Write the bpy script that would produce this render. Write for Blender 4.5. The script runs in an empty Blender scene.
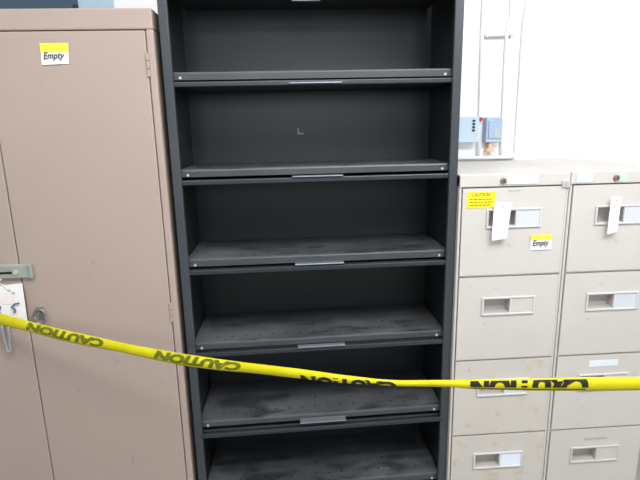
import bpy, bmesh, math, random
from mathutils import Vector, Matrix
random.seed(7)
S = bpy.context.scene
COL = S.collection

# ------------------------------------------------------------------ materials
def lin(c):
    return tuple(((v/255)/12.92 if v/255 <= .04045 else ((v/255+.055)/1.055)**2.4) for v in c)

def mat(name, rgb, rough=.5, metal=0, var=.06, scale=6, rgb2=None, bump=0, spec=.5, detail=5):
    """painted surface: two close tones mixed by noise"""
    m = bpy.data.materials.new(name); m.use_nodes = True
    nt = m.node_tree; n = nt.nodes; b = n['Principled BSDF']
    c = lin(rgb)
    c2 = lin(rgb2) if rgb2 else tuple(v*(1-var) for v in c)
    tc = n.new('ShaderNodeTexCoord'); no = n.new('ShaderNodeTexNoise')
    no.inputs['Scale'].default_value = scale; no.inputs['Detail'].default_value = detail
    nt.links.new(tc.outputs['Object'], no.inputs['Vector'])
    r = n.new('ShaderNodeValToRGB'); e = r.color_ramp.elements
    e[0].position = .35; e[0].color = (*c2, 1); e[1].position = .65; e[1].color = (*c, 1)
    nt.links.new(no.outputs['Fac'], r.inputs['Fac'])
    nt.links.new(r.outputs['Color'], b.inputs['Base Color'])
    b.inputs['Roughness'].default_value = rough; b.inputs['Metallic'].default_value = metal
    b.inputs['Specular IOR Level'].default_value = spec
    if bump:
        bp = n.new('ShaderNodeBump'); bp.inputs['Strength'].default_value = bump; bp.inputs['Distance'].default_value = .002
        nt.links.new(no.outputs['Fac'], bp.inputs['Height']); nt.links.new(bp.outputs['Normal'], b.inputs['Normal'])
    return m

def overlay(m, rgb, scale, lo, hi, amount=1.0, stretch=(1, 1, 1), seed=(0, 0, 0)):
    """adds blotches of a second colour over a material's base colour"""
    nt = m.node_tree; n = nt.nodes; b = n['Principled BSDF']
    src = b.inputs['Base Color'].links[0].from_socket
    tc = n.new('ShaderNodeTexCoord'); mp = n.new('ShaderNodeMapping'); no = n.new('ShaderNodeTexNoise')
    mp.inputs['Scale'].default_value = stretch; mp.inputs['Location'].default_value = seed
    no.inputs['Scale'].default_value = scale; no.inputs['Detail'].default_value = 4
    nt.links.new(tc.outputs['Object'], mp.inputs['Vector']); nt.links.new(mp.outputs['Vector'], no.inputs['Vector'])
    mr = n.new('ShaderNodeMapRange'); mr.inputs['From Min'].default_value = lo; mr.inputs['From Max'].default_value = hi
    mr.inputs['To Max'].default_value = amount
    nt.links.new(no.outputs['Fac'], mr.inputs['Value'])
    mx = n.new('ShaderNodeMix'); mx.data_type = 'RGBA'
    nt.links.new(mr.outputs['Result'], mx.inputs['Factor']); nt.links.new(src, mx.inputs['A'])
    mx.inputs['B'].default_value = (*lin(rgb), 1)
    nt.links.new(mx.outputs['Result'], b.inputs['Base Color'])
    return m

TAN = mat('tan_enamel', (178, 160, 151), .42, var=.05, scale=2.2)
overlay(TAN, (140, 122, 114), 26, .70, .78, .55, (1, 1, .6))
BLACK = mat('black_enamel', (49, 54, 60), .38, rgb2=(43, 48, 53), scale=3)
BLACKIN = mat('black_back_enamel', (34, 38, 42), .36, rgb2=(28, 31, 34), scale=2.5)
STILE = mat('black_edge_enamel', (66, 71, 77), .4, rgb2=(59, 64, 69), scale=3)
DUST = mat('dusty_black_enamel', (92, 94, 97), .55, rgb2=(62, 64, 67), scale=4)
overlay(DUST, (32, 34, 37), 6, .50, .62, .8, (1, 2.2, 1))
overlay(DUST, (94, 96, 98), 11, .58, .75, .45, (.7, 1.6, 1), (3, 1, 0))
def shade_rear(m):
    # shade of the shelf above painted into the rear, ragged behind the front strip
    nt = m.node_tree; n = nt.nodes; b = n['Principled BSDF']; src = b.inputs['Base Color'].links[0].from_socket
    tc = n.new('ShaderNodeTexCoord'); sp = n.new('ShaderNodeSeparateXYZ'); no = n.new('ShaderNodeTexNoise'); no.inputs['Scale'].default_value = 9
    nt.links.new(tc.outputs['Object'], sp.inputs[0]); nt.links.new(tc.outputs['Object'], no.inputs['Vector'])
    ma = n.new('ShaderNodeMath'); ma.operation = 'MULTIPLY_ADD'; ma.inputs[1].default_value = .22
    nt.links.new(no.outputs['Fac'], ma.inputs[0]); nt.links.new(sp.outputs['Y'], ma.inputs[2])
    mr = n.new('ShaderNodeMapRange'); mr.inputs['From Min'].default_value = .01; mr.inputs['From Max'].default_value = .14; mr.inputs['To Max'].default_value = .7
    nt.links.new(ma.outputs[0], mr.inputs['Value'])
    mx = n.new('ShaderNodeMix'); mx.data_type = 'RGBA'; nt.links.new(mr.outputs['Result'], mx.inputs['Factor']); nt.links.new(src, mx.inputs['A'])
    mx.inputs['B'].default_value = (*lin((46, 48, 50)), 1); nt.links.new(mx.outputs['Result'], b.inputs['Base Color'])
shade_rear(DUST)
LIP = mat('shelf_lip_enamel', (72, 76, 82), .4, rgb2=(64, 68, 73), scale=5)
HOLE = mat('hole_dark', (20, 21, 22), .8)
SILVER = mat('brushed_aluminium', (132, 139, 146), .35, metal=.45, var=.1, scale=30)
STEEL = mat('zinc_steel', (172, 180, 168), .42, metal=.2, var=.18, scale=30)
SCREW = mat('pale_screw', (205, 203, 190), .35, metal=.2)
BEIGE = mat('beige_enamel', (206, 201, 196), .45, var=.04, scale=3)
overlay(BEIGE, (176, 164, 148), 32, .68, .76, .5)
RUSTY = mat('stained_beige_enamel', (205, 199, 191), .48, var=.05, scale=3)
overlay(RUSTY, (190, 172, 138), 24, .57, .70, .5)
overlay(RUSTY, (160, 130, 96), 60, .66, .76, .5, (1, 1, .7), (2, 0, 1))
BEIGEIN = mat('beige_recess', (186, 180, 175), .5)
RIM = mat('pale_metal_rim', (216, 216, 218), .35, metal=.15)
CARD = mat('label_card', (208, 212, 219), .4)
CARDW = mat('bright_label_card', (232, 240, 250), .3)
PAPER = mat('white_paper', (240, 240, 240), .7, var=.03)
PINK = mat('pale_pink_print', (242, 232, 236), .7)
NOTEY = mat('note_yellow', (236, 240, 70), .7, var=.04)
STICK = mat('sticker_yellow', (250, 226, 40), .5, var=.06)
INK = mat('black_ink', (40, 42, 52), .7)
BLUEINK = mat('blue_ink', (92, 104, 150), .7)
REDINK = mat('sticker_ink', (168, 130, 30), .7)
WALL = mat('white_wall_paint', (240, 241, 242), .75, var=.015, scale=1.2, bump=.05)
FLOOR = mat('grey_vinyl_floor', (150, 146, 140), .5, var=.15, scale=5)
CEIL = mat('ceiling_paint', (235, 235, 232), .8, var=.03)
PIPEM = mat('white_painted_conduit', (240, 241, 243), .45, var=.02)
GALV = mat('galvanised_strut', (198, 200, 206), .45, metal=.2)
BOXB = mat('pale_blue_box', (186, 206, 222), .5, var=.04)
BOXG = mat('grey_blue_box', (178, 194, 218), .5, var=.05)
BOXC = mat('grey_blue_cover', (164, 184, 214), .5, var=.05)
GREENL = mat('green_label', (180, 200, 178), .6)
RED = mat('red_plastic', (200, 70, 86), .4)
ORANGE = mat('orange_plastic', (240, 190, 145), .5)
BROWN = mat('brown_lock', (138, 116, 102), .4, metal=.3)
GREENT = mat('pale_green_tape', (190, 226, 210), .6)
FRAMEM = mat('window_frame_paint', (176, 200, 218), .5)
CLEAR = mat('clear_plastic', (215, 218, 224), .2)
CLEAR.node_tree.nodes['Principled BSDF'].inputs['Transmission Weight'].default_value = .55
TAPEINK = mat('tape_black_ink', (34, 32, 26), .5)
TAPEOL = mat('tape_ink_through', (112, 118, 22), .5, var=.15, scale=20)

def tape_mat():
    m = bpy.data.materials.new('yellow_tape_plastic'); m.use_nodes = True
    nt = m.node_tree; n = nt.nodes; b = n['Principled BSDF']
    no = n.new('ShaderNodeTexNoise'); no.inputs['Scale'].default_value = 9
    r = n.new('ShaderNodeValToRGB'); e = r.color_ramp.elements
    e[0].position = .3; e[0].color = (*lin((226, 214, 8)), 1); e[1].position = .7; e[1].color = (*lin((246, 238, 36)), 1)
    tc = n.new('ShaderNodeTexCoord'); nt.links.new(tc.outputs['Object'], no.inputs['Vector'])
    nt.links.new(no.outputs['Fac'], r.inputs['Fac']); nt.links.new(r.outputs['Color'], b.inputs['Base Color'])
    b.inputs['Roughness'].default_value = .35
    t = n.new('ShaderNodeBsdfTranslucent'); nt.links.new(r.outputs['Color'], t.inputs['Color'])
    mx = n.new('ShaderNodeMixShader'); mx.inputs[0].default_value = .2
    nt.links.new(b.outputs[0], mx.inputs[1]); nt.links.new(t.outputs[0], mx.inputs[2])
    nt.links.new(mx.outputs[0], n['Material Output'].inputs['Surface'])
    return m
TAPE = tape_mat()

def glass_mat():
    m = bpy.data.materials.new('tinted_window_glass'); m.use_nodes = True
    nt = m.node_tree; n = nt.nodes
    t = n.new('ShaderNodeBsdfTransparent'); t.inputs['Color'].default_value = (.60, .72, .80, 1)
    g = n.new('ShaderNodeBsdfGlossy'); g.inputs['Roughness'].default_value = .05; g.inputs['Color'].default_value = (.8, .9, 1, 1)
    fr = n.new('ShaderNodeFresnel'); fr.inputs['IOR'].default_value = 1.3
    mx = n.new('ShaderNodeMixShader')
    nt.links.new(fr.outputs[0], mx.inputs[0]); nt.links.new(t.outputs[0], mx.inputs[1]); nt.links.new(g.outputs[0], mx.inputs[2])
    nt.links.new(mx.outputs[0], n['Material Output'].inputs['Surface'])
    return m
GLASS = glass_mat()

# ------------------------------------------------------------------ mesh helpers
def box(bm, x0, x1, y0, y1, z0, z1, mi=0):
    v = [bm.verts.new((x, y, z)) for z in (z0, z1) for y in (y0, y1) for x in (x0, x1)]
    for q in ((0, 2, 3, 1), (4, 5, 7, 6), (0, 1, 5, 4), (2, 6, 7, 3), (0, 4, 6, 2), (1, 3, 7, 5)):
        f = bm.faces.new([v[i] for i in q]); f.material_index = mi

def prism(bm, pts, axis, a, b, mi=0):
    """extrude a 2D outline along 'x' (pts = y,z), 'y' (pts = x,z) or 'z' (pts = x,y)"""
    def P(p, t):
        return {'x': (t, p[0], p[1]), 'y': (p[0], t, p[1]), 'z': (p[0], p[1], t)}[axis]
    A = [bm.verts.new(P(p, a)) for p in pts]; B = [bm.verts.new(P(p, b)) for p in pts]
    n = len(pts)
    for f in [bm.faces.new(A[::-1]), bm.faces.new(B)] + [bm.faces.new([A[i], A[(i+1) % n], B[(i+1) % n], B[i]]) for i in range(n)]:
        f.material_index = mi

def disc(bm, c, r, depth, n=14, axis='y', mi=0):
    pts = [(r*math.cos(2*math.pi*i/n), r*math.sin(2*math.pi*i/n)) for i in range(n)]
    if axis == 'y': prism(bm, [(c[0]+p[0], c[2]+p[1]) for p in pts], 'y', c[1], c[1]+depth, mi)
    else: prism(bm, [(c[0]+p[0], c[1]+p[1]) for p in pts], 'z', c[2], c[2]+depth, mi)

def tube(bm, pts, r, n=10):
    pts = [Vector(p) for p in pts]; rings = []
    prev = None
    for i, p in enumerate(pts):
        d = (pts[min(i+1, len(pts)-1)] - pts[max(i-1, 0)]).normalized()
        if prev is None:
            u = d.orthogonal().normalized()
        else:
            u = (prev - d*prev.dot(d)).normalized()
        prev = u; w = d.cross(u)
        rings.append([bm.verts.new(p + (u*math.cos(2*math.pi*k/n) + w*math.sin(2*math.pi*k/n))*r) for k in range(n)])
    for a, b in zip(rings, rings[1:]):
        for k in range(n):
            bm.faces.new([a[k], a[(k+1) % n], b[(k+1) % n], b[k]])
    bm.faces.new(rings[0][::-1]); bm.faces.new(rings[-1])

def pocket(bm, x0, x1, z0, z1, yf, yb, holes, depth, mi=0, mih=1):
    """a panel with rectangular pockets pressed into its front"""
    xs = sorted({x0, x1, *[h[0] for h in holes], *[h[1] for h in holes]})
    zs = sorted({z0, z1, *[h[2] for h in holes], *[h[3] for h in holes]})
    V = {}
    def v(x, y, z):
        k = (round(x, 5), round(y, 5), round(z, 5))
        if k not in V: V[k] = bm.verts.new((x, y, z))
        return V[k]
    def q(*p, m=mi):
        f = bm.faces.new([v(*a) for a in p]); f.material_index = m
    for a, b in zip(xs, xs[1:]):
        for c, d in zip(zs, zs[1:]):
            if any(h[0] <= a and b <= h[1] and h[2] <= c and d <= h[3] for h in holes): continue
            q((a, yf, c), (b, yf, c), (b, yf, d), (a, yf, d))
    for a, b in zip(xs, xs[1:]):
        q((a, yf, z1), (b, yf, z1), (b, yb, z1), (a, yb, z1)); q((b, yf, z0), (a, yf, z0), (a, yb, z0), (b, yb, z0))
    for c, d in zip(zs, zs[1:]):
        q((x0, yf, d), (x0, yb, d), (x0, yb, c), (x0, yf, c)); q((x1, yf, c), (x1, yb, c), (x1, yb, d), (x1, yf, d))
    for h in holes:
        a, b, c, d = h; y2 = yf + depth
        q((a, y2, c), (b, y2, c), (b, y2, d), (a, y2, d), m=mih)
        q((a, yf, c), (b, yf, c), (b, y2, c), (a, y2, c), m=mih); q((a, y2, d), (b, y2, d), (b, yf, d), (a, yf, d), m=mih)
        q((a, yf, c), (a, y2, c), (a, y2, d), (a, yf, d), m=mih); q((b, y2, c), (b, yf, c), (b, yf, d), (b, y2, d), m=mih)

def obj(name, bm, m, parent=None, bevel=0, smooth=False, seg=2):
    bmesh.ops.recalc_face_normals(bm, faces=bm.faces) if smooth else None
    me = bpy.data.meshes.new(name); bm.to_mesh(me); bm.free()
    for x in (m if isinstance(m, (list, tuple)) else [m]): me.materials.append(x)
    if smooth:
        for p in me.polygons: p.use_smooth = True
    o = bpy.data.objects.new(name, me); COL.objects.link(o)
    if parent:
        o.parent = parent
        # geometry is written in world coordinates; undo the chain of parents' offsets
        off = Vector((0, 0, 0)); p = parent
        while p: off += p.location; p = p.parent
        me.transform(Matrix.Translation(-off))
    if bevel:
        b = o.modifiers.new('bevel', 'BEVEL'); b.width = bevel; b.segments = seg; b.limit_method = 'ANGLE'; b.angle_limit = math.radians(40)
    return o

def tag(o, label, cat, group=None):
    o['label'] = label; o['category'] = cat
    if group: o['group'] = group
    return o
def thing(name, label, cat, loc, group=None):
    o = bpy.data.objects.new(name, None); COL.objects.link(o); o.location = loc; o.empty_display_size = .05
    return tag(o, label, cat, group)
def struct(name, bm, m, parent=None, **k):
    o = obj(name, bm, m, parent, **k); o['kind'] = 'structure'; return o
def B(*boxes):
    bm = bmesh.new()
    for b in boxes: box(bm, *b)
    return bm

def text_bm(body, shear=0, res=3, bold=0):
    """outline of a word, scaled to x 0..1 and y 0..1"""
    cu = bpy.data.curves.new('word', 'FONT'); cu.body = body; cu.shear = shear; cu.offset = bold; cu.resolution_u = res
    o = bpy.data.objects.new('word', cu); COL.objects.link(o)
    bpy.context.view_layer.update()
    me = o.evaluated_get(bpy.context.evaluated_depsgraph_get()).to_mesh()
    bm = bmesh.new(); bm.from_mesh(me)
    bpy.data.objects.remove(o); bpy.data.curves.remove(cu)
    xs = [v.co.x for v in bm.verts]; ys = [v.co.y for v in bm.verts]
    for v in bm.verts:
        v.co = ((v.co.x-min(xs))/(max(xs)-min(xs)), (v.co.y-min(ys))/(max(ys)-min(ys)), 0)
    return bm

def quad_sheet(bm, q, ny=1, nx=1, curl=0):
    """sheet of paper from four (x,y,z) corners tl,tr,br,bl; curl lifts the bottom toward the viewer"""
    tl, tr, br, bl = [Vector(p) for p in q]; rows = []
    for j in range(ny+1):
        t = j/ny; row = []
        for i in range(nx+1):
            s = i/nx
            p = (tl*(1-s)+tr*s)*(1-t) + (bl*(1-s)+br*s)*t
            p.y -= curl*t*t
            row.append(bm.verts.new(p))
        rows.append(row)
    for a, b in zip(rows, rows[1:]):
        for i in range(nx): bm.faces.new([b[i], b[i+1], a[i+1], a[i]])

def on_quad(bm, q, dy):
    tl, tr, br, bl = [Vector(p) for p in q]
    for v in bm.verts:
        s, t = v.co.x, 1-v.co.y
        p = (tl*(1-s)+tr*s)*(1-t) + (bl*(1-s)+br*s)*t
        v.co = (p.x, p.y-dy, p.z)

# ------------------------------------------------------------------ room
WY = .55
struct('floor', B((-3.2, 2.2, -4.5, WY, -.1, 0)), FLOOR)
struct('ceiling', B((-3.2, 2.2, -4.5, WY+.15, 2.9, 3.0)), CEIL)
WX0, WX1, WZ0, WZ1 = -2.1, -.745, 1.45, 2.55       # window opening
struct('wall_back', B((-3.2, WX0, WY, WY+.15, 0, 2.9), (WX1, 2.2, WY, WY+.15, 0, 2.9), (WX0, WX1, WY, WY+.15, 0, WZ0), (WX0, WX1, WY, WY+.15, WZ1, 2.9)), WALL)
struct('wall_left', B((-3.35, -3.2, -4.5, WY+.15, 0, 2.9)), WALL)
struct('wall_right', B((2.2, 2.35, -4.5, WY+.15, 0, 2.9)), WALL)
wf = struct('window_1', B((WX0, WX1, WY+.0, WY+.09, WZ0, WZ0+.06), (WX0, WX1, WY+.0, WY+.09, WZ1-.06, WZ1), (WX0, WX0+.06, WY, WY+.09, WZ0, WZ1), (WX1-.138, WX1, WY, WY+.09, WZ0, WZ1),
                          (-1.52, -1.48, WY+.02, WY+.08, WZ0, WZ1)), FRAMEM, bevel=.004)
struct('window_pane', B((WX0+.05, WX1-.12, WY+.045, WY+.051, WZ0+.05, WZ1-.05)), GLASS, wf)
struct('window_latch', B((-.896, -.884, WY-.02, WY+.0, 1.92, 1.958)), INK, wf)

# ------------------------------------------------------------------ tan storage cabinet
XR, XL, TY, TZ = -.4733, -1.4405, -.006, 1.8286
XC = (XR+XL)/2
cab = thing('storage_cabinet', 'tan painted two-door steel storage cabinet left of the black shelving', 'cabinet', (XC, .2, 0))
DT, DB = 1.768, .07
bm = B((XL, XL+.022, TY, .48, 0, DT+.002), (XR-.022, XR, TY, .48, 0, DT+.002), (XL, XR, TY, .48, DT+.002, TZ),
       (XL+.022, XR-.022, TY, .48, 0, DB-.003), (XL+.022, XR-.022, .46, .48, DB-.003, DT+.002))
obj('carcass', bm, TAN, cab, bevel=.004)
doors = []
for x0, x1 in ((XC+.0015, XR-.024), (XL+.024, XC-.0015)):
    d = obj('door', B((x0, x1, TY-.001, TY+.02, DB, DT-.001)), TAN, cab, bevel=.003); doors.append(d)
    hx = XR-.0235 if x1 > XC+.1 else XL+.0235
    for hz in (1.671, .892, .2):
        bm = bmesh.new()
        for k in range(3):
            disc_z = hz-.034+k*.023
            disc(bm, (hx, TY-.002, disc_z), .0048, .021, 10, 'z')
        obj('hinge', bm, TAN, d, smooth=False)
# hasp across the two doors
dr, dl = doors
hs = obj('hasp', B((-1.0919, -0.9181, TY-.012, TY-.001, 1.031, 1.0771)), STEEL, dl, bevel=.004)
hs['label'] = 'greenish zinc hasp bridging the two doors'
obj('hasp_end', B((-0.9207, -0.9115, TY-.02, TY-.001, 1.031, 1.0781)), STEEL, dr, bevel=.003)
bm = B((-1.0152, -0.9764, TY-.0135, TY-.0118, 1.0479, 1.0546)); 
sl = obj('keyhole', bm, HOLE, dl)
bm = bmesh.new(); disc(bm, (-0.9641, TY-.0165, 1.0525), .008, .005); obj('screw', bm, SCREW, dl, bevel=.001)
# pull ring on the right door
bm = bmesh.new()
tube(bm, [(-0.9109+.019*math.cos(t)*(1 if math.sin(t) > 0 else .8), TY-.014, 0.9002+.026*math.sin(t)) for t in [i*2*math.pi/22 for i in range(23)]], .004)
box(bm, -0.9201, -0.9017, TY-.012, TY-.001, 0.9175, 0.9298)
rg = obj('pull_ring', bm, SILVER, dr, smooth=False); rg['label'] = 'small chrome pull ring'
bm = bmesh.new(); prism(bm, [(-0.9232, 0.8869), (-0.9109, 0.9175), (-0.8997, 0.8869)], 'y', TY-.004, TY-.001)
obj('ring_plate', bm, SILVER, dr)

# note on its door
def note(name, label, q, tcol, frac, word, ink, group=None):
    bm = bmesh.new(); quad_sheet(bm, q, 4, 2, .001)
    n = obj(name, bm, PAPER); tag(n, label, 'note', group)
    tl, tr, br, bl = [Vector(p) for p in q]
    bm = bmesh.new(); quad_sheet(bm, [p-Vector((0, .0012, 0)) for p in (tl, tr, tr.lerp(br, frac), tl.lerp(bl, frac))])
    y = obj('yellow_band', bm, tcol, n)
    bm = text_bm(word, .25, bold=.012); on_quad(bm, [p-Vector((0, .003, 0)) for p in (tl.lerp(tr, .1).lerp(bl.lerp(br, .1), frac+.0), tl.lerp(tr, .86).lerp(bl.lerp(br, .86), frac+.0), tl.lerp(tr, .86).lerp(bl.lerp(br, .86), .84), tl.lerp(tr, .1).lerp(bl.lerp(br, .1), .84))], 0)
    obj('handwriting', bm, ink, n)
    return n
y = TY-.003
note('paper_note', 'white note with yellow top reading Empty on the tan cabinet door', [(-0.7985, y, 1.7335), (-0.7177, y, 1.7345), (-0.7228, y, 1.6762), (-0.8005, y, 1.6742)], NOTEY, .42, 'Empty', INK)

# inventory tag with tie
y = TY-.018
Q = [(-1.0613, y, 1.0085), (-0.9467, y, 1.0177), (-0.9467, y-.006, 0.8889), (-1.0817, y-.006, 0.9124)]
tg = thing('inventory_tag', 'white paper tag with a blue pen mark hanging below the steel hasp', 'tag', (-0.9999, y, 0.9073))
bm = bmesh.new(); quad_sheet(bm, Q, 4, 4)
cd = obj('card', bm, PAPER, tg)
bm = bmesh.new(); quad_sheet(bm, [(-1.0613, y-.002, 0.984), (-0.9764, y-.003, 0.9891), (-0.9764, y-.005, 0.9513), (-1.0613, y-.005, 0.9503)])
obj('pink_print', bm, PINK, cd)
bm = bmesh.new()
for p in ((-0.9887, 0.9973), (-0.9764, 0.9871)): disc(bm, (p[0], y-.004, p[1]), .004, .001)
obj('punch_hole', bm, BEIGEIN, cd)
bm = bmesh.new()
tube(bm, [(-0.9621, y-.008, 0.9544), (-0.9764, y-.008, 0.9513), (-0.9876, y-.008, 0.9411), (-0.9774, y-.009, 0.9349), (-0.9764, y-.009, 0.9257), (-0.9825, y-.009, 0.9247)], .0028, 6)
obj('pen_mark', bm, BLUEINK, cd); bm = bmesh.new()
tube(bm, [(-1.0204, y-.008, 0.9452), (-1.0285, y-.008, 0.9278), (-1.0204, y-.009, 0.9175)], .0028, 6)
obj('pen_mark', bm, BLUEINK, cd)
bm = bmesh.new(); tube(bm, [(-1.0101, TY-.014, 1.0331), (-1.0204, y-.002, 1.0198), (-1.005, y-.002, 1.0157), (-0.9887, y-.004, 0.9973)], .0016, 6)
obj('string', bm, PINK, tg)
bm = bmesh.new(); tube(bm, [(-1.0326, y, 0.9175), (-1.0326, y, 0.8664), (-1.0265, y, 0.7897), (-1.0224, y, 0.7826), (-1.0183, y, 0.7897), (-1.0122, y, 0.8664), (-1.0142, y, 0.9175)], .004, 8)
obj('plastic_tie', bm, CLEAR, tg, smooth=True)

# ------------------------------------------------------------------ black shelving cabinet
W = .457; SW = .028; CB = .40; CT = 1.95
bk = thing('shelving_cabinet', 'tall black steel shelving cabinet with six empty dusty shelves', 'shelving', (0, .2, 0))
for s in (-1, 1):
    a, b = sorted((s*W, s*(W-SW)))
    a2, b2 = sorted((s*W, s*(W-.014)))
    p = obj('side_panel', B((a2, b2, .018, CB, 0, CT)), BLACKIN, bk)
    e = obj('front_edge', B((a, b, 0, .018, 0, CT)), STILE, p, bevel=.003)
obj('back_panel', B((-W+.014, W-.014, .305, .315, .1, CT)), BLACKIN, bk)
obj('top_panel', B((-W+SW, W-SW, .004, CB, CT-.065, CT)), BLACK, bk, bevel=.002)
obj('plinth', B((-W+SW, W-SW, .03, CB, 0, .1)), BLACK, bk, bevel=.002)
bm = bmesh.new()                                     # torn knock-out on the back panel
prism(bm, [(-.052, 1.455), (-.030, 1.455), (-.030, 1.459), (-.048, 1.461), (-.049, 1.478), (-.053, 1.478)], 'y', .297, .3045)
t = obj('bent_tab', bm, SILVER, bk); t['label'] = 'small bright bent metal tab on the back panel'
IW = W-.0155

def shelf(zt, lip, gap, bar, barfront, hz, lean=0, reach=.036):
    """lean: the shelf hangs a little lower on its left clips"""
    def tip(bm):
        for v in bm.verts: v.co.z += lean*v.co.x
        return bm
    """zt lip top height; below it the edge of a retracted flap door with its pull"""
    f0, f1 = .022, .302; c = .010; r = .006
    bm = bmesh.new()
    out = [(-IW, f1), (-IW, f0+c), (-IW+c*.3, f0+c*.3), (-IW+c, f0), (IW-c, f0), (IW-c*.3, f0+c*.3), (IW, f0+c), (IW, f1)]
    n = len(out)
    def ring(ins, z):
        return [bm.verts.new((max(-IW, min(IW, x*(1-ins/IW))), y + (ins if y < f1 else 0), z)) for x, y in out]
    R = [ring(0, zt-lip), ring(0, zt-r), ring(r*.3, zt-r*.3), ring(r, zt), ring(.03, zt-.0005), ring(.034, zt-.004)]
    for a, b in zip(R, R[1:]):
        for i in range(n):
            if i == n-1: continue
            fc = bm.faces.new([a[i], a[i+1], b[i+1], b[i]]); fc.material_index = 2 if a is R[0] or a is R[1] else 0
    bm.faces.new(R[-1]); bm.faces.new(R[0][::-1])
    k = 0
    for hx in [(-.36 + .048*i) for i in range(16)]:
        disc(bm, (hx, f0+.055+random.uniform(-.003, .003), zt-.0042), .0042, .0004, 10, 'z', 1)
    for hx in (-.02, .24): disc(bm, (hx, f0+.12, zt-.0042), .005, .0004, 10, 'z', 1)
    bmesh.ops.recalc_face_normals(bm, faces=bm.faces)
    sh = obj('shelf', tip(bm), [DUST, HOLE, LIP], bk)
    for s in (-1, 1):
        bm = bmesh.new(); disc(bm, (s*.411, f0-.003, zt-lip+.006), .0042, .004, 12)
        obj('screw', tip(bm), SCREW, sh)
    zb = zt-lip-gap
    bm = B((-IW+.002, IW-.002, barfront, barfront+.014, zb-bar, zb), (-IW+.002, IW-.002, barfront+.03, .29, zb-.012, zb-.002))
    dr = obj('flap_door', tip(bm), BLACK, bk, bevel=.003)
    if 1:
        bm = bmesh.new()
        prism(bm, [(barfront-.006, hz-.0025), (barfront-.005, hz+.001), (barfront+reach, hz+.0015), (barfront+reach, hz-.0005), (barfront-.003, hz-.002), (barfront-.004, hz-.0025)], 'x', -.081, .083)
        h = obj('pull', tip(bm), SILVER, dr, bevel=.0008); h['label'] = 'bare aluminium finger pull'
for a in ((1.6525, .024, .006, .015, .010, 1.615), (1.357, .024, .009, .016, .008, 1.328), (1.064, .026, .009, .016, .006, 1.037, .003, .03),
          (.768, .024, .006, .016, .004, .742, .010, .014), (.470, .022, .016, .016, -.001, .453, .017), (.184, .026, .012, .016, 0, .14, .014)):
    shelf(*a)
# flap edge of the uppermost opening
dr = obj('flap_door', B((-IW+.002, IW-.002, .01, .024, 1.855, 1.872)), BLACK, bk, bevel=.003)
bm = bmesh.new(); prism(bm, [(.003, 1.847), (.005, 1.855), (.045, 1.8545), (.045, 1.852), (.006, 1.85)], 'x', -.065, .02)
h = obj('pull', bm, SILVER, dr, bevel=.0008); h['label'] = 'bare aluminium finger pull'

# ------------------------------------------------------------------ beige filing cabinets
FY = -.019; FW = .371
TOPS = (1.275, .9715, .6635, .3665); BOTS = (.980, .672, .375, .075)
def filing(x0, label, dmats, cards):
    t = thing('filing_cabinet', label, 'filing cabinet', (x0+FW/2, .25, 0), 'beige filing cabinets')
    g = .0012
    bm = B((x0+g, x0+.010, FY+.004, .535, 0, 1.316), (x0+FW-.010, x0+FW-g, FY+.004, .535, 0, 1.316), (x0+.010, x0+FW-.010, .52, .535, 0, 1.316),
           (x0+.010, x0+FW-.010, FY+.004, .535, .0, .07), (x0+g, x0+FW-g, FY, .535, 1.279, 1.32))
    for zb, zt in zip(BOTS[:3], TOPS[1:]): box(bm, x0+.010, x0+FW-.010, FY+.006, .05, zt+.0015, zb-.0015)
    obj('carcass', bm, BEIGE, t, bevel=.003)
    ds = []
    for i, (zt, zb) in enumerate(zip(TOPS, BOTS)):
        hx0 = x0+.093; hx1 = hx0+.187; hz1 = zt-.07 if i else zt-.068; hz0 = hz1-.066
        bm = bmesh.new()
        pocket(bm, x0+.0125, x0+FW-.0125, zb, zt, FY, FY+.05, [(hx0+.010, hx0+.098, hz0+.009, hz1-.009)], .03)
        d = obj('drawer', bm, [dmats[i], BEIGEIN], t); ds.append(d)
        e = .007
        bm = B((hx0, hx1, FY-.006, FY, hz1-e, hz1), (hx0, hx1, FY-.006, FY, hz0, hz0+e), (hx0, hx0+e, FY-.006, FY, hz0+e, hz1-e), (hx1-e, hx1, FY-.006, FY, hz0+e, hz1-e),
               (hx0+.098, hx0+.104, FY-.005, FY, hz0+e, hz1-e))
        obj('handle_frame', bm, RIM if i < 3 else BEIGE if x0 > .6 else RIM, d, bevel=.002)
        if cards[i]:
            obj('label_card', B((hx0+.104, hx1-e, FY-.003, FY-.0002, hz0+e, hz1-e)), cards[i], d)
    return t, ds
XA, XB = .458, .829
fa, da = filing(XA, 'beige four-drawer filing cabinet with yellow caution sticker next to the black shelving', [BEIGE, BEIGE, RUSTY, RUSTY], [CARD, BEIGE, CARD, CARDW])
fb, db = filing(XB, 'beige four-drawer filing cabinet at the far right edge of the photo', [BEIGE]*4, [CARD, CARD, BEIGE, BEIGE])
def lock(x, z, parent):
    bm = bmesh.new(); disc(bm, (x, FY-.008, z), .0095, .009, 16); l = obj('lock', bm, BROWN, parent, bevel=.0015)
    obj('key_slot', B((x-.0012, x+.0012, FY-.0088, FY-.0078, z-.005, z+.005)), HOLE, l)
lock(.601, 1.2975, fa); lock(.982, 1.2965, fb)
obj('rail_label', B((.613, .716, FY-.003, FY-.0004, 1.286, 1.311)), CARDW, fa, bevel=.001)
bm = B((.799, .825, FY-.006, FY-.0002, 1.27, 1.295)); l = obj('thumb_latch', bm, GALV, fa, bevel=.002)
obj('latch_slot', B((.806, .818, FY-.0075, FY-.006, 1.276, 1.289)), BEIGEIN, l)
obj('rail_label', B((.846, .903, FY-.002, FY-.0004, 1.284, 1.311)), CARD, fb)
obj('green_tape', B((.993, 1.016, FY-.002, FY-.0004, 1.284, 1.309)), GREENT, fb)
obj('white_tape', B((.958, 1.066, FY-.002, FY-.0004, .621, .644)), CARDW, db[2])
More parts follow.
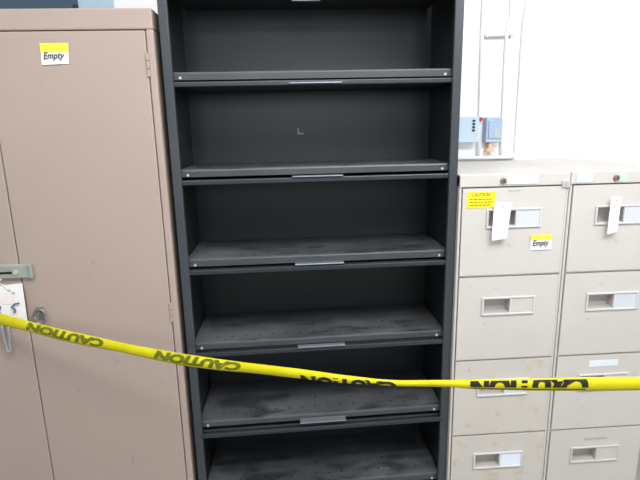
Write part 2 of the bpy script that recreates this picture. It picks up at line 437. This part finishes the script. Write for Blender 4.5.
obj('dark_strip', B((.972, 1.058, FY-.002, FY-.0004, .325, .334)), BEIGEIN, db[3])
obj('drawer_pencil_mark', B((.62, .66, FY-.0012, FY-.0003, 1.262, 1.267)), BEIGEIN, da[0])
# caution sticker
st = obj('caution_sticker', B((.484, .578, FY-.0015, FY-.0003, 1.211, 1.264)), STICK, da[0]); st['label'] = 'yellow sticker headed CAUTION'
bm = text_bm('CAUTION', bold=.02); y = FY-.0022
on_quad(bm, [(.500, y, 1.260), (.560, y, 1.260), (.560, y, 1.249), (.500, y, 1.249)], 0)
for i, (a, b) in enumerate(((.493, .570), (.494, .572), (.493, .566))):
    z = 1.2395-i*.0095; x = a
    while x < b:
        w = random.uniform(.006, .014); box(bm, x, min(b, x+w), y, y+.0004, z-.0016, z+.0016); x += w+.003
obj('sticker_print', bm, REDINK, st)
y = FY-.0025
note('paper_note', 'white note with yellow top reading Empty on the beige filing cabinet', [(.705, y, 1.115), (.780, y, 1.115), (.780, y, 1.063), (.708, y, 1.062)], NOTEY, .34, 'Empty', INK)
mat_line = mat('faint_print', (226, 226, 228), .7)
def hang_tag(label, q):
    t = thing('inventory_tag', label, 'tag', (q[2][0], q[2][1], q[2][2]))
    bm = bmesh.new(); quad_sheet(bm, q, 6, 2, .006); c = obj('card', bm, PAPER, t)
    tl, tr, br, bl = [Vector(p) for p in q]; m = tl.lerp(tr, .5)
    bm = bmesh.new(); disc(bm, (m.x, m.y-.0015, m.z-.012), .0035, .001); obj('punch_hole', bm, BEIGEIN, c)
    bm = bmesh.new()
    for k, f in enumerate((.35, .5, .64, .78)):
        a = tl.lerp(bl, f).lerp(tr.lerp(br, f), .2); b = tl.lerp(bl, f).lerp(tr.lerp(br, f), .5+.08*(k % 3))
        box(bm, a.x, b.x, a.y-.0015-.006*f*f, a.y-.001-.006*f*f, a.z-.0012, a.z+.0012)
    obj('printed_line', bm, mat_line, c)
    bm = bmesh.new(); tube(bm, [(m.x, m.y-.001, m.z-.012), (m.x+.004, m.y+.006, m.z-.026), (m.x+.006, FY-.004, m.z-.032)], .0012, 6)
    obj('string', bm, PAPER, t)
y = FY-.018
hang_tag('white paper tag on the top drawer handle of the cabinet with the caution sticker', [(.569, y, 1.229), (.628, y, 1.228), (.615, y, 1.111), (.565, y, 1.105)])
hang_tag('narrow white paper tag on the top drawer handle of the far right filing cabinet', [(.962, y, 1.238), (.998, y, 1.236), (.992, y, 1.122), (.957, y, 1.112)])

# ------------------------------------------------------------------ wall fittings
def pipe(label, pts, r=.008):
    P = [Vector(p) for p in pts]; out = [P[0]]
    for a, b, c in zip(P, P[1:], P[2:]):           # rounded bends
        d = min(.025, (b-a).length*.4, (c-b).length*.4)
        p, q = b+(a-b).normalized()*d, b+(c-b).normalized()*d
        for k in range(6):
            t = k/5; out.append(p*(1-t)**2+b*2*t*(1-t)+q*t*t)
    out.append(P[-1])
    bm = bmesh.new(); tube(bm, out, r, 12)
    return tag(obj('conduit_pipe', bm, PIPEM, smooth=True), label, 'pipe', 'white wall conduits')
py = WY-.0082
p1 = pipe('straight white conduit running up the wall between the two electrical boxes', [(.7305, py, 1.346), (.7305, py, 1.515), (.7235, py, 1.855), (.718, py, 2.9)])
pipe('white conduit just right of the grey-blue box, kinked near the top of the photo', [(.832, py, 1.346), (.832, py, 1.513), (.827, py, 1.852), (.841, py, 1.9), (.836, py, 2.9)])
pipe('rightmost white conduit, bending left at its foot along the cabinet tops', [(.918, py, 2.9), (.908, py, 1.96), (.897, py, 1.89), (.897, py, 1.333), (.56, py, 1.336)])
bm = B((.737, .815, WY-.02, WY-.001, 1.8255, 1.8315)); 
ss = tag(obj('strut_bar', bm, GALV, bevel=.001), 'thin grey strut bar bridging two wall conduits', 'bracket')
for x in (.738, .841):
    bm = bmesh.new(); disc(bm, (x, WY-.026, 1.8285), .007, .024, 12); obj('clamp', bm, GALV, ss, bevel=.001)
t = thing('electrical_box', 'pale blue electrical box with dark buttons, partly behind the black shelving', 'electrical box', (.65, WY-.03, 1.40), 'wall electrical boxes')
bx = obj('housing', B((.585, .714, WY-.05, WY-.001, 1.401, 1.509)), BOXB, t, bevel=.004)
for k in range(4): obj('button', B((.684, .695, WY-.054, WY-.05, 1.4475+k*.0132, 1.4555+k*.0132)), INK, t)
t = thing('electrical_box', 'grey-blue electrical box with a green label, right of the buttoned box', 'electrical box', (.78, WY-.03, 1.40), 'wall electrical boxes')
obj('housing', B((.747, .816, WY-.045, WY-.001, 1.400, 1.505)), BOXG, t, bevel=.004)
cv = obj('cover', B((.756, .808, WY-.051, WY-.045, 1.416, 1.490)), BOXC, t, bevel=.002)
obj('green_label', B((.779, .8, WY-.053, WY-.0511, 1.424, 1.456)), GREENL, cv)
obj('printed_strip', B((.766, .8, WY-.0455, WY-.0451, 1.4935, 1.4985)), BOXC, t)
obj('hinge', B((.808, .8145, WY-.048, WY-.0445, 1.412, 1.494)), BOXC, t)
bm = bmesh.new(); prism(bm, [(.754, 1.361), (.794, 1.361), (.79, 1.368), (.782, 1.376), (.782, 1.398), (.766, 1.398), (.766, 1.376), (.758, 1.368)], 'y', WY-.035, WY-.005)
tag(obj('cable_gland', bm, [ORANGE], bevel=.003), 'small orange cable gland beneath the grey-blue electrical box', 'cable gland')
bm = bmesh.new(); disc(bm, (.7285, WY-.03, 1.4985), .0075, .012, 12); box(bm, .7255, .7315, WY-.03, WY-.024, 1.488, 1.4985)
rc = obj('red_cap', bm, RED, p1, bevel=.001); rc['label'] = 'tiny red cap'

# ------------------------------------------------------------------ caution tape
ED = [(-1.36, .975, .936), (-1.10, .957, .918), (-.996, .941, .901), (-.895, .921, .886), (-.795, .904, .866), (-.698, .891, .854), (-.603, .878, .846), (-.563, .872, .840),
      (-.420, .859, .821), (-.308, .852, .817), (-.217, .848, .818), (-.080, .844, .815), (.025, .838, .813), (.127, .835, .818), (.176, .837, .820), (.296, .851, .831),
      (.347, .857, .831), (.476, .874, .841), (.606, .891, .855), (.702, .902, .867), (1.0, .945, .908), (1.5, 1.02, .983), (2.2, 1.14, 1.103)]
def edge(X):
    for (a, t0, b0), (b, t1, b1) in zip(ED, ED[1:]):
        if X <= b or b == ED[-1][0]:
            k = (X-a)/(b-a); return t0+(t1-t0)*k, b0+(b1-b0)*k
def tp(X, v, off=0):
    t, b = edge(X)
    y = min(-.11-.3*(X+.9), TY-.03)
    bul = .005*math.sin(math.pi*min(max(v, 0), 1)) + off
    return Vector((X-.287*bul, y-.958*bul, t+(b-t)*v))
bm = bmesh.new(); rows = []
N = 260
for i in range(N+1):
    X = ED[0][0] + (2.199-ED[0][0])*i/N
    front = [tp(X, v/6) for v in range(7)]
    back = [tp(X, .94-.8*k/3, -.004-.002*k/3) for k in range(4)]       # the half folded behind
    rows.append([bm.verts.new(p) for p in front+back])
for a, b in zip(rows, rows[1:]):
    for k in range(len(a)-1): bm.faces.new([a[k], a[k+1], b[k+1], b[k]])
tape = tag(obj('caution_tape', bm, TAPE, smooth=True), 'yellow caution tape stretched across the front of all the cabinets', 'tape')
def word(X0, X1, v0, h, clip, m, slant=0, drift=0):
    bm = text_bm('CAUTION', bold=.065)
    bmesh.ops.subdivide_edges(bm, edges=[e for e in bm.edges if e.calc_length() > .12], cuts=2)
    for v in bm.verts: v.co.y = v0+drift*(1-v.co.x)+v.co.y*h
    if clip:
        lo, hi = clip
        for co, no in (((0, hi, 0), (0, 1, 0)), ((0, lo, 0), (0, -1, 0))):
            bmesh.ops.bisect_plane(bm, geom=bm.verts[:]+bm.edges[:]+bm.faces[:], plane_co=co, plane_no=no, clear_outer=True)
    for v in bm.verts:
        u, w = v.co.x, v.co.y
        v.co = tp(X1-(X1-X0)*u - slant*(w-.5), w, .0009)
    return obj('lettering', bm, m, tape)
word(-.905, -.655, .06, .76, None, TAPEOL, .020)
word(-.495, -.244, .06, .78, None, TAPEOL, .020)
word(-.079, .168, .50, 1.5, (.2, .985), TAPEINK, 0, -.38)
word(.343, .600, -.28, 1.9, (.10, .68), TAPEINK)
bm = bmesh.new(); rows = [[bm.verts.new(tp(.35+.245*i/20, v, .0008)) for v in (.80, .86, .93)] for i in range(21)]
for a, b in zip(rows, rows[1:]):
    for k in range(2): bm.faces.new([a[k], a[k+1], b[k+1], b[k]])
obj('fold_shadow', bm, TAPEOL, tape)  # olive band painted for the fold's shadow and the ink showing through
word(.78, 1.04, .06, 1.15, (.06, .68), TAPEINK)

# ------------------------------------------------------------------ camera
cx, cy, cz = -.0954, -1.5938, 1.4836; yaw, pit, rol, f = .062, .2251, -.0216, 498.22
fwd = Vector((math.sin(yaw)*math.cos(pit), math.cos(yaw)*math.cos(pit), -math.sin(pit)))
rt = Vector((math.cos(yaw), -math.sin(yaw), 0)); up = rt.cross(fwd)
c, s = math.cos(rol), math.sin(rol); r2 = rt*c+up*s; u2 = up*c-rt*s
cd = bpy.data.cameras.new('camera'); cam = bpy.data.objects.new('camera', cd); COL.objects.link(cam)
M = Matrix((r2, u2, -fwd)).transposed().to_4x4(); M.translation = (cx, cy, cz); cam.matrix_world = M
cd.sensor_width = 36; cd.lens = f/640*36; cd.clip_start = .01
S.camera = cam

# ------------------------------------------------------------------ light
w = bpy.data.worlds.new('sky'); S.world = w; w.use_nodes = True
nt = w.node_tree; bg = nt.nodes['Background']; bg.inputs['Strength'].default_value = .25
tc = nt.nodes.new('ShaderNodeTexCoord'); sx = nt.nodes.new('ShaderNodeSeparateXYZ'); rp = nt.nodes.new('ShaderNodeValToRGB')
nt.links.new(tc.outputs['Generated'], sx.inputs[0]); nt.links.new(sx.outputs['Z'], rp.inputs['Fac']); nt.links.new(rp.outputs['Color'], bg.inputs['Color'])
e = rp.color_ramp.elements; e[0].position = .0; e[0].color = (.25, .25, .25, 1); e[1].position = .08; e[1].color = (.80, .90, 1, 1)
def area(name, loc, rot, sx, sy, power, col=(1, 1, 1)):
    l = bpy.data.lights.new(name, 'AREA'); l.shape = 'RECTANGLE'; l.size = sx; l.size_y = sy; l.energy = power; l.color = col
    o = bpy.data.objects.new(name, l); COL.objects.link(o); o.location = loc; o.rotation_euler = rot; return o
area('ceiling_lamp_front', (-.3, -1.3, 2.87), (0, 0, 0), 2.6, .3, 42, (1, .99, .97))
area('ceiling_lamp_rear', (.9, -1.7, 2.85), (math.radians(30), 0, math.radians(12)), 1.4, .4, 50, (.97, .98, 1))
area('wall_fill', (1.0, -.9, 2.87), (math.radians(15), 0, 0), 2.4, .8, 17, (1, .99, .98))  # added fill light, brightens the back wall and cabinet tops
area('rear_window_daylight', (.1, -4.45, 2.1), (math.radians(90), 0, 0), 2.4, 1.1, 40, (.86, .94, 1))
S.view_settings.view_transform = 'Standard'; S.view_settings.look = 'None'
